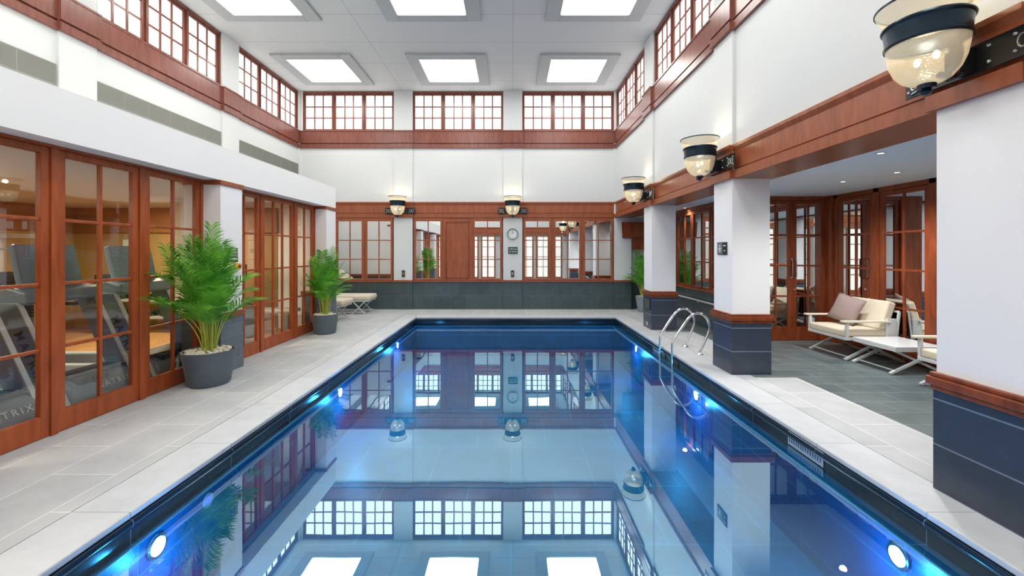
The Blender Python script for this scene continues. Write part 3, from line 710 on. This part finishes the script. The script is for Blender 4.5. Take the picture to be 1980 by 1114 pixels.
# ------------------------------------------------------------------ potted palms
def palm(loc, pot_r, pot_h, pot_b, H, spread, nf, label, seed, potmat='pot', lean=0.0, square=False):
    rnd = random.Random(seed)
    t = tag(empty('potted_palm', loc), label, 'potted palm')
    sc_ = 4 if square else 44
    p = MB().lathe([(pot_b, 0), (pot_b*1.08, .02), (pot_b+(pot_r-pot_b)*.6, pot_h*.5), (pot_r, pot_h-.02), (pot_r+.006, pot_h), (pot_r-.02, pot_h), (pot_r-.03, pot_h-.05), (.001, pot_h-.05)], n=44, cap=True)
    p.build('pot', M[potmat], t, smooth=True)
    MB().lathe([(.001, pot_h-.045), (pot_r-.03, pot_h-.045)], n=30, cap=False).build('soil', M['soil'], t)
    g = MB()
    for k in range(230):
        a = rnd.uniform(0, 2*pi); rr = (pot_r-.045)*math.sqrt(rnd.random()); s = rnd.uniform(.013, .026)
        g.sphere((rr*cos(a), rr*sin(a), pot_h-.03+rnd.uniform(0, .03)), s, 6, rnd.uniform(.6, .9), rnd.uniform(.8, 1.3), 1)
    tag(g.build('pebbles', M['pebble'], t, smooth=True), kind='stuff')
    stems = MB(); leaves = MB()
    top = H-pot_h
    for k in range(nf):
        a = 2*pi*k*0.381966+rnd.uniform(-.25, .25); r0 = rnd.uniform(.01, pot_r*.38)
        q = (k+.5)/nf                                   # inner fronds upright, outer ones arching
        L = (top*1.12)*(1-.42*q)*rnd.uniform(.9, 1.08); out = spread*(.22+.85*q)*rnd.uniform(.8, 1.15)
        up = top*(1.03-.50*q)*rnd.uniform(.92, 1.05)
        b0 = Vector((r0*cos(a), r0*sin(a), pot_h-.04))
        d = Vector((cos(a), sin(a), 0))
        pts = []
        n = 16
        for i in range(n+1):
            u = i/n
            h = up*(u*1.15-.30*(q+.25)*u**3.2); o_ = out*(u**2.0)+.03*u
            pts.append(b0+d*o_+Vector((0, 0, h))+Vector((lean*u*u, 0, 0)))
        ns = int(n*.5)
        stems.tube(pts[:ns+1], [.0085-.004*i/ns for i in range(ns+1)], 6)
        leaves.tube(pts[ns:], [.0042-.003*i/(n-ns) for i in range(n-ns+1)], 4)
        # leaflets
        m = 27
        for i in range(m):
            u = .40+.60*(i+.5)/m; f = u*n; j = min(int(f), n-1); p0 = pts[j].lerp(pts[j+1], f-j)
            tan = (pts[j+1]-pts[j]).normalized(); side = tan.cross(Vector((0, 0, 1)))
            if side.length < .05: side = Vector((-sin(a), cos(a), 0))
            side.normalize(); nrm = side.cross(tan)
            ll = (.34+.06*rnd.random())*(sin(pi*min(1, (u-.30)/.78))**.7)*(H/1.7)*.62+.05
            for s in (-1, 1):
                dr = (side*s*.72+tan*.68+nrm*.16+Vector((rnd.uniform(-.08, .08), rnd.uniform(-.08, .08), rnd.uniform(-.12, .04)))).normalized()
                w = .0085*(H/1.7)
                mid = p0+dr*ll*.5; tip = p0+dr*ll+Vector((0, 0, -ll*.22))
                wv = dr.cross(nrm).normalized()*w
                leaves.add([p0-wv*.4, p0+wv*.4, mid+wv, mid-wv, tip], [(0, 1, 2, 3), (3, 2, 4)])
    for mb_ in (stems, leaves):
        for i_, (x_, y_, z_) in enumerate(mb_.v):
            wx, wy = x_+loc[0], y_+loc[1]
            if wx < -3.3: wx = max(wx, -3.95)
            for (ca, cb_) in ((5.43, 5.93), (8.55, 9.06)):
                if wx < -3.695 and ca < wy < cb_+.3: wx = max(wx, -3.695)
            if wy > 11: wy = min(wy, YB-.05)
            if wx > 3.3: wx = min(wx, 4.02)
            mb_.v[i_] = (wx-loc[0], wy-loc[1], z_)
    stems.build('canes', M['stem'], t, smooth=True); leaves.build('fronds', M['leaf'], t)
    return t
palm((-3.67, 5.12, 0), .28, .41, .205, 1.82, .62, 27, 'large areca palm in a charcoal tub in front of the column with the green notice', 3, lean=-.2)
palm((-3.66, 8.28, 0), .24, .38, .185, 1.56, .44, 25, 'smaller areca palm in a charcoal tub beside the last gym door and the loungers', 11)
palm((3.52, 11.25, 0), .20, .42, .13, 1.62, .42, 16, 'palm in a pale grey tapered pot behind the farthest right column', 21, 'potgrey')

# ------------------------------------------------------------------ sun loungers
def lounger():
    t = empty('sun_lounger', (0, 0, 0))      # foot end at x=0, head towards -x
    f = MB()
    for s in (-1, 1): f.bar((-.03, s*.29, .345), (-1.9, s*.29, .345), .03, .035).bar((-.1, s*.29, .06), (-1.75, s*.29, .06), .018, .018)
    for x in (-.05, -.6, -1.2, -1.88): f.bar((x, -.29, .345), (x, .29, .345), .03, .03)
    f.build('frame', M['alu'], t, bevel=.003)
    for x in (-.28, -1.55):
        for s in (-1, 1):
            MB().bar((x-.17, s*.30, .0), (x+.17, s*.30, .345), .022, .03, (0, 1, 0)).bar((x+.17, s*.28, .0), (x-.17, s*.28, .345), .022, .03, (0, 1, 0)).build('leg', M['alu'], t, bevel=.003)
    m = MB(); m.box(-1.05, .0, -.33, .33, .365, .49); m.build('mattress', M['cream'], t, bevel=.045, seg=4)
    c, s = cos(R(38)), sin(R(38)); L = .95
    m = MB(); m.prism([(-1.03, .365), (-1.03-L*c, .365+L*s), (-1.03-L*c+.11*s, .365+L*s+.11*c), (-1.03+.11*s-.02, .365+.11*c+.02)], 'y', -.33, .33)
    m.build('backrest', M['cream'], t, bevel=.04, seg=3)
    MB().bar((-1.62, -.28, .345), (-1.68, -.28, .80), .02, .02).bar((-1.62, .28, .345), (-1.68, .28, .80), .02, .02).build('backrest_stay', M['alu'], t)
    return t
lo_ = lounger(); lo_.location = (-3.62, 11.05, 0); tag(lo_, 'cream sun lounger with crossed white legs, beside the back wall', 'sun lounger', 'cream sun loungers')
l2 = copy_tree(lo_); l2.location = (-3.85, 9.95, 0); tag(l2, 'cream sun lounger mostly hidden behind the left corner column and smaller palm', 'sun lounger', 'cream sun loungers')

# ------------------------------------------------------------------ armchairs and table
def armchair():
    t = empty('armchair', (0, 0, 0))      # faces local -y
    f = MB()
    for s in (-1, 1):
        f.bar((s*.38, -.40, .325), (s*.38, .36, .325), .04, .04)
        f.bar((s*.38, -.38, .34), (s*.38, -.38, .565), .035, .04, (0, 1, 0)).box(s*.38-.018, s*.38+.018, .20, .33, .33, .62)
    for y in (-.40, 0, .36): f.bar((-.38, y, .325), (.38, y, .325), .03, .04)
    f.bar((-.38, .34, .34), (-.38, .385, .72), .03, .03).bar((.38, .34, .34), (.38, .385, .72), .03, .03).bar((-.38, .385, .72), (.38, .385, .72), .03, .03)
    f.build('frame', M['alu'], t, bevel=.003)
    for s in (-1, 1):
        MB().bar((s*.36, -.40, .015), (s*.36, .18, .305), .03, .035, (1, 0, 0)).bar((s*.33, .36, .015), (s*.33, -.18, .305), .03, .035, (1, 0, 0)).build('leg', M['alu'], t, bevel=.003)
        MB().box(s*.385-.035, s*.385+.035, -.46, .24, .565, .592).build('armrest', M['creamarm'], t, bevel=.006)
    MB().bar((-.36, -.33, .05), (.36, -.33, .05), .014, .014).build('stretcher', M['alu'], t); MB().bar((-.33, .30, .05), (.33, .30, .05), .014, .014).build('stretcher', M['alu'], t)
    MB().box(-.355, .355, -.41, .33, .347, .455).build('seat_cushion', M['cream'], t, bevel=.03, seg=4)
    MB().prism([(.11, .455), (.25, .45), (.385, .84), (.255, .88)], 'x', -.355, .355).build('back_cushion', M['cream'], t, bevel=.035, seg=4)
    return t
ac = armchair(); ac.location = (5.29, 6.55, 0); ac.rotation_euler = (0, 0, -pi/2)
tag(ac, 'cream and white low armchair with a mauve cushion near the mirrored doors', 'armchair', 'cream lounge armchairs')
a2 = copy_tree(ac); a2.location = (5.29, 4.68, 0); tag(a2, 'cream and white armchair partly hidden behind the near right column', 'armchair', 'cream lounge armchairs')
def pillow(loc, rot, lab):
    m = MB(); n = 10; vs = []; S = .44
    for sgn in (1, -1):
        for i in range(n+1):
            for j in range(n+1):
                u, v = i/n*2-1, j/n*2-1
                th = .075*((1-u*u)*(1-v*v))**.45
                k = 1-.07*(1-abs(u*v))*(abs(u)**3+abs(v)**3)/1
                vs.append((u*S/2*k, sgn*th, v*S/2*k))
    fs = []
    for s in range(2):
        o = s*(n+1)**2
        for i in range(n):
            for j in range(n): fs.append((o+i*(n+1)+j, o+(i+1)*(n+1)+j, o+(i+1)*(n+1)+j+1, o+i*(n+1)+j+1))
    m.add(vs, fs); o = m.build('cushion', M['mauve'], smooth=True)
    bm = bmesh.new(); bm.from_mesh(o.data); bmesh.ops.remove_doubles(bm, verts=bm.verts, dist=.002); bmesh.ops.recalc_face_normals(bm, faces=bm.faces); bm.to_mesh(o.data); bm.free()
    o.location = loc; o.rotation_euler = rot; tag(o, lab, 'cushion')
pillow((5.27, 6.64, .70), (R(-18), R(14), -pi/2+R(14)), 'mauve square scatter cushion leaning on the armchair seat')
t = tag(empty('side_table', (5.28, 5.78, 0), -pi/2), 'low white side table with crossed legs between the two armchairs', 'side table')
MB().box(-.34, .34, -.32, .34, .345, .37).build('table_top', M['tabletop'], t, bevel=.004)
MB().box(-.34, .34, -.32, -.30, .305, .345).box(-.34, .34, .32, .34, .305, .345).box(-.34, -.32, -.3, .32, .305, .345).box(.32, .34, -.3, .32, .305, .345).build('apron', M['alu'], t)
for s in (-1, 1):
    MB().bar((s*.30, -.36, .015), (s*.30, .28, .31), .03, .035, (1, 0, 0)).bar((s*.27, .36, .015), (s*.27, -.28, .31), .03, .035, (1, 0, 0)).build('leg', M['alu'], t, bevel=.003)
MB().bar((-.30, -.28, .05), (.30, -.28, .05), .014, .014).build('stretcher', M['alu'], t)

# ------------------------------------------------------------------ gym equipment behind the glass
def treadmill():
    t = empty('treadmill', (0, 0, 0))     # front (motor hood) towards +x, width along y
    h = MB().prism([(0, .02), (.03, .14), (-.02, .24), (-.16, .31), (-.42, .33), (-.48, .22), (-.48, .02)], 'y', -.36, .36)
    h.build('motor_hood', M['machine'], t, bevel=.03, seg=3)
    g = MB()
    for k in range(14): g.box(-.16-.004, -.02, -.25+k*.022, -.24+k*.022, .255, .318)
    g.box(-.40, -.10, -.34, .34, .318, .336)
    g.build('hood_vents', M['machinedk'], t)
    MB().box(-1.95, -.45, -.36, -.26, .08, .22).box(-1.95, -.45, .26, .36, .08, .22).build('side_rail', M['machinelt'], t, bevel=.01)
    MB().box(-1.93, -.45, -.26, .26, .12, .20).build('running_belt', M['machinedk'], t, bevel=.01)
    for s in (-1, 1):
        y0, y1 = sorted((s*.36, s*.40))
        u = MB().prism([(.0, .05), (-.24, .05), (-.72, 1.10), (-.50, 1.10)], 'y', y0, y1).build('upright', M['machine'], t, bevel=.008)
        yy = s*.38
        MB().bar((.008, yy, .05), (-.492, yy, 1.10), .045, .012, (1, 0, 0)).build('edge_strip', M['paleedge'], u)
    MB().prism([(-.40, 1.08), (-.98, 1.02), (-1.0, 1.12), (-.62, 1.26), (-.42, 1.20)], 'y', -.38, .38).build('console', M['machine'], t, bevel=.03, seg=3)
    MB().box(-.98, -.70, -.40, -.35, .98, 1.02).box(-1.0, -.70, .35, .40, .98, 1.02).build('handrail', M['machinedk'], t, bevel=.01)
    MB().prism([(-.55, 1.24), (-.62, 1.24), (-.72, 1.66), (-.65, 1.68)], 'y', -.30, .30).build('screen', M['screen'], t, bevel=.015)
    # maker's lettering on the uprights and hood
    text('lettering', 'MATRIX', .13, M['signblack'], t, (-.36, -.405, .62), (pi/2, R(-0), 0), bold=.001, sx=1.25).matrix_local = Matrix.Translation((-.37, -.403, .57)) @ Matrix.Rotation(pi/2, 4, 'X') @ Matrix.Rotation(R(-64.5), 4, 'Z')
    o = text('lettering', 'MATRIX', .085, M['signwhite'], t, (0, 0, 0), (0, 0, 0), bold=.001, sx=1.4)
    o.matrix_local = Matrix.Translation((.012, .08, .20)) @ Matrix.Rotation(pi/2, 4, 'Z') @ Matrix.Rotation(R(62), 4, 'X')
    o.data.materials[0] = M['signwhite']
    return t
tm = treadmill()
for k, (y, lab) in enumerate(((3.52, 'grey treadmill behind the glass door at the left frame edge'), (4.50, 'grey treadmill behind the middle of the near glass doors'), (5.50, 'grey treadmill partly hidden behind the large palm'), (2.5, 'grey treadmill nearest the camera, outside the frame'))):
    if k == 3: continue
    o = tm if k == 0 else copy_tree(tm); o.location = (-4.32, y, 0); tag(o, lab, 'treadmill', 'treadmills in the gym')
# exercise bike further back
t = tag(empty('exercise_bike', (-4.72, 7.2, 0)), 'exercise bike with round flywheel cover behind the far glass doors', 'exercise bike')
o = MB().lathe([(.26, -.05), (.29, -.02), (.29, .02), (.26, .05)], n=36).build('flywheel_cover', M['machine'], t, smooth=True); o.matrix_local = Matrix.Translation((.2, 0, .42)) @ Matrix.Rotation(pi/2, 4, 'X')
o = MB().lathe([(.295, -.02), (.305, 0), (.295, .02)], n=36, cap=False).build('rim', M['machinedk'], t, smooth=True); o.matrix_local = Matrix.Translation((.2, 0, .42)) @ Matrix.Rotation(pi/2, 4, 'X')
MB().bar((.4, -.25, .04), (.4, .25, .04), .06, .06).bar((-.5, -.25, .04), (-.5, .25, .04), .06, .06).bar((-.5, 0, .06), (.4, 0, .06), .08, .06).build('base', M['machine'], t, bevel=.01)
MB().bar((.2, 0, .5), (.05, 0, 1.15), .06, .08).bar((-.3, 0, .06), (-.38, 0, .85), .05, .05).build('posts', M['machinelt'], t, bevel=.01)
MB().box(-.52, -.26, -.12, .12, .85, .92).build('saddle', M['machinedk'], t, bevel=.03)
MB().tube([(-.05, -.22, 1.12), (.08, -.2, 1.18), (.08, .2, 1.18), (-.05, .22, 1.12)], .016, 8).box(.03, .12, -.13, .13, 1.16, 1.38).build('handlebar', M['machinedk'], t)
t = tag(empty('gym_bench', (-4.75, 8.35, 0)), 'low pale bench machine behind the three pane wide glass door', 'gym bench')
MB().box(-.5, .5, -.18, .18, .40, .48).build('seat', M['machinecr'], t, bevel=.03)
MB().box(-.4, -.3, -.15, .15, 0, .4).box(.3, .4, -.15, .15, 0, .4).build('legs', M['machinelt'], t, bevel=.01)
# dumbbell rack with dumbbells
t = tag(empty('dumbbell_rack', (-7.0, 8.45, 0)), 'dark three tier dumbbell rack at the back of the gym', 'dumbbell rack')
for z in (.28, .62, .96): MB().box(-1.1, 1.1, -.2, .1, z, z+.05).build('shelf', M['machinelt'] if z < .9 else M['machinedk'], t, bevel=.006)
for x in (-1.12, 1.12): MB().box(x-.03, x+.03, -.22, .22, 0, 1.15).build('upright', M['machinedk'], t, bevel=.006)
db = MB().tube([(0, -.09, 0), (0, .09, 0)], .014, 8)
for s in (-1, 1): db.tube([(0, s*.05, 0), (0, s*.06, 0), (0, s*.11, 0), (0, s*.12, 0)], [.03, .055, .055, .04], 10)
first = True; d0 = db.build('dumbbell', M['machinedk'], smooth=True)
for zi, z in enumerate((.33, .67, 1.01)):
    for k in range(3 if zi == 2 else 0, 8):
        o = d0 if first else d0.copy()
        if not first: COL.objects.link(o)
        first = False
        o.location = (-7.95+k*.27, 8.39, z+.058)
        tag(o, 'black round dumbbell on the %s shelf of the gym rack' % ('lowest', 'middle', 'top')[zi], 'dumbbell', 'dumbbells on the %s shelf' % ('lowest', 'middle', 'top')[zi])
t = tag(MB().sphere((0, 0, 0), .17, 28).build('exercise_ball', M['orange'], smooth=True, loc=(-7.62, 8.39, 1.232)), 'peach ball resting on the top shelf of the gym rack', 'exercise ball')
tw = MB(); n = 24
for i in range(n+1):
    x = -.22+.44*i/n; y = -.02*sin(i*1.1)-.012*cos(i*2.3)
    tw.v += [(x*.75, y-.02, 0), (x, y*1.6-.03, -.62)]
tw.f = [(2*i, 2*i+2, 2*i+3, 2*i+1) for i in range(n)]
tag(tw.build('towel', M['towel'], smooth=True, loc=(-7.85, 8.20, 1.02)), 'cream towel hanging down the front of the gym rack', 'towel')
# weight machine frames
def weight_machine(loc, lab, rz=0):
    t = tag(empty('weight_machine', loc, rz), lab, 'weight machine')
    f = MB()
    for s in (-1, 1): f.box(s*.3-.04, s*.3+.04, -.04, .04, 0, 1.9)
    f.box(-.34, .34, -.05, .05, 1.84, 1.92).box(-.34, .34, -.5, -.42, 0, .08).box(-.34, -.26, -.5, .1, 0, .08).box(.26, .34, -.5, .1, 0, .08)
    f.build('frame', M['machinecr'], t, bevel=.01)
    w = MB()
    for k in range(12): w.box(-.16, .16, -.07, .07, .1+k*.055, .145+k*.055)
    w.build('weight_stack', M['machinedk'], t)
    MB().box(-.2, .2, -.75, -.3, .42, .52).build('seat', M['machinedk'], t, bevel=.03)
    MB().bar((0, -.25, .5), (0, -.12, 1.25), .34, .08, (0, 1, 0)).build('back_pad', M['machinedk'], t, bevel=.02)
    MB().tube([(-.5, -.5, 1.3), (-.35, -.15, 1.65), (.35, -.15, 1.65), (.5, -.5, 1.3)], .02, 8).build('press_bar', M['machinelt'], t, smooth=True)
weight_machine((-8.2, 6.0, 0), 'weight machine with pale frame against the tan gym wall at left', R(-40))
weight_machine((-8.75, 7.5, 0), 'weight machine with black seat beside the dumbbell rack', R(10))
weight_machine((-5.5, 8.1, 0), 'weight machine with pale frame in the far gym corner', R(0))
struct(MB().box(-5.75, -5.52, 7.2, 7.4, 0, 2.52).build('wall_left', M['machinecr']))
# framed notice boards on gym wall
for (x, z, w, h, lab) in ((-7.9, 1.5, .5, .35, 'white framed notice high on the gym end wall at left'), (-6.2, 1.4, .35, .5, 'white poster on the gym end wall near the dumbbells')):
    t = tag(empty('wall_poster', (x, 8.85, z)), lab, 'poster')
    MB().box(-w/2, w/2, -.012, 0, 0, h).build('sheet', M['paleedge'], t)
    MB().box(-w/2-.02, w/2+.02, -.02, .0, -.02, 0).box(-w/2-.02, w/2+.02, -.02, .0, h, h+.02).build('poster_frame', M['machinelt'], t)

# ------------------------------------------------------------------ lights
def area(name, loc, rot, sx, sy, e, col):
    l = bpy.data.lights.new(name, 'AREA'); l.shape = 'RECTANGLE'; l.size = sx; l.size_y = sy; l.energy = e; l.color = col
    o = bpy.data.objects.new(name, l); COL.objects.link(o); o.location = loc; o.rotation_euler = rot; return o
for y in (2.2, 5.0, 7.6): area('gym_ceiling_lamp', (-6.4, y, 2.5), (0, 0, 0), .9, .3, 85, (1, .86, .66))
w = bpy.data.worlds.new('World'); sc.world = w; w.use_nodes = True
w.node_tree.nodes['Background'].inputs[0].default_value = (.9, .95, 1, 1); w.node_tree.nodes['Background'].inputs[1].default_value = .6
# ------------------------------------------------------------------ camera
cd = bpy.data.cameras.new('camera'); cam = bpy.data.objects.new('camera', cd); COL.objects.link(cam)
cam.location = (0, 0, 1.6); cam.rotation_euler = (pi/2, 0, 0)
cd.sensor_width = 36; cd.lens = 815/1980*36; cd.shift_y = -70/1980; cd.shift_x = 1/1980; cd.clip_start = .02
sc.camera = cam
sc.view_settings.view_transform = 'Standard'; sc.view_settings.look = 'None'; sc.view_settings.exposure = .1
sc.cycles.max_bounces = 14; sc.cycles.transparent_max_bounces = 16; sc.cycles.diffuse_bounces = 5; sc.cycles.glossy_bounces = 6
sc.cycles.use_denoising = True; sc.cycles.caustics_reflective = False; sc.cycles.sample_clamp_indirect = 4
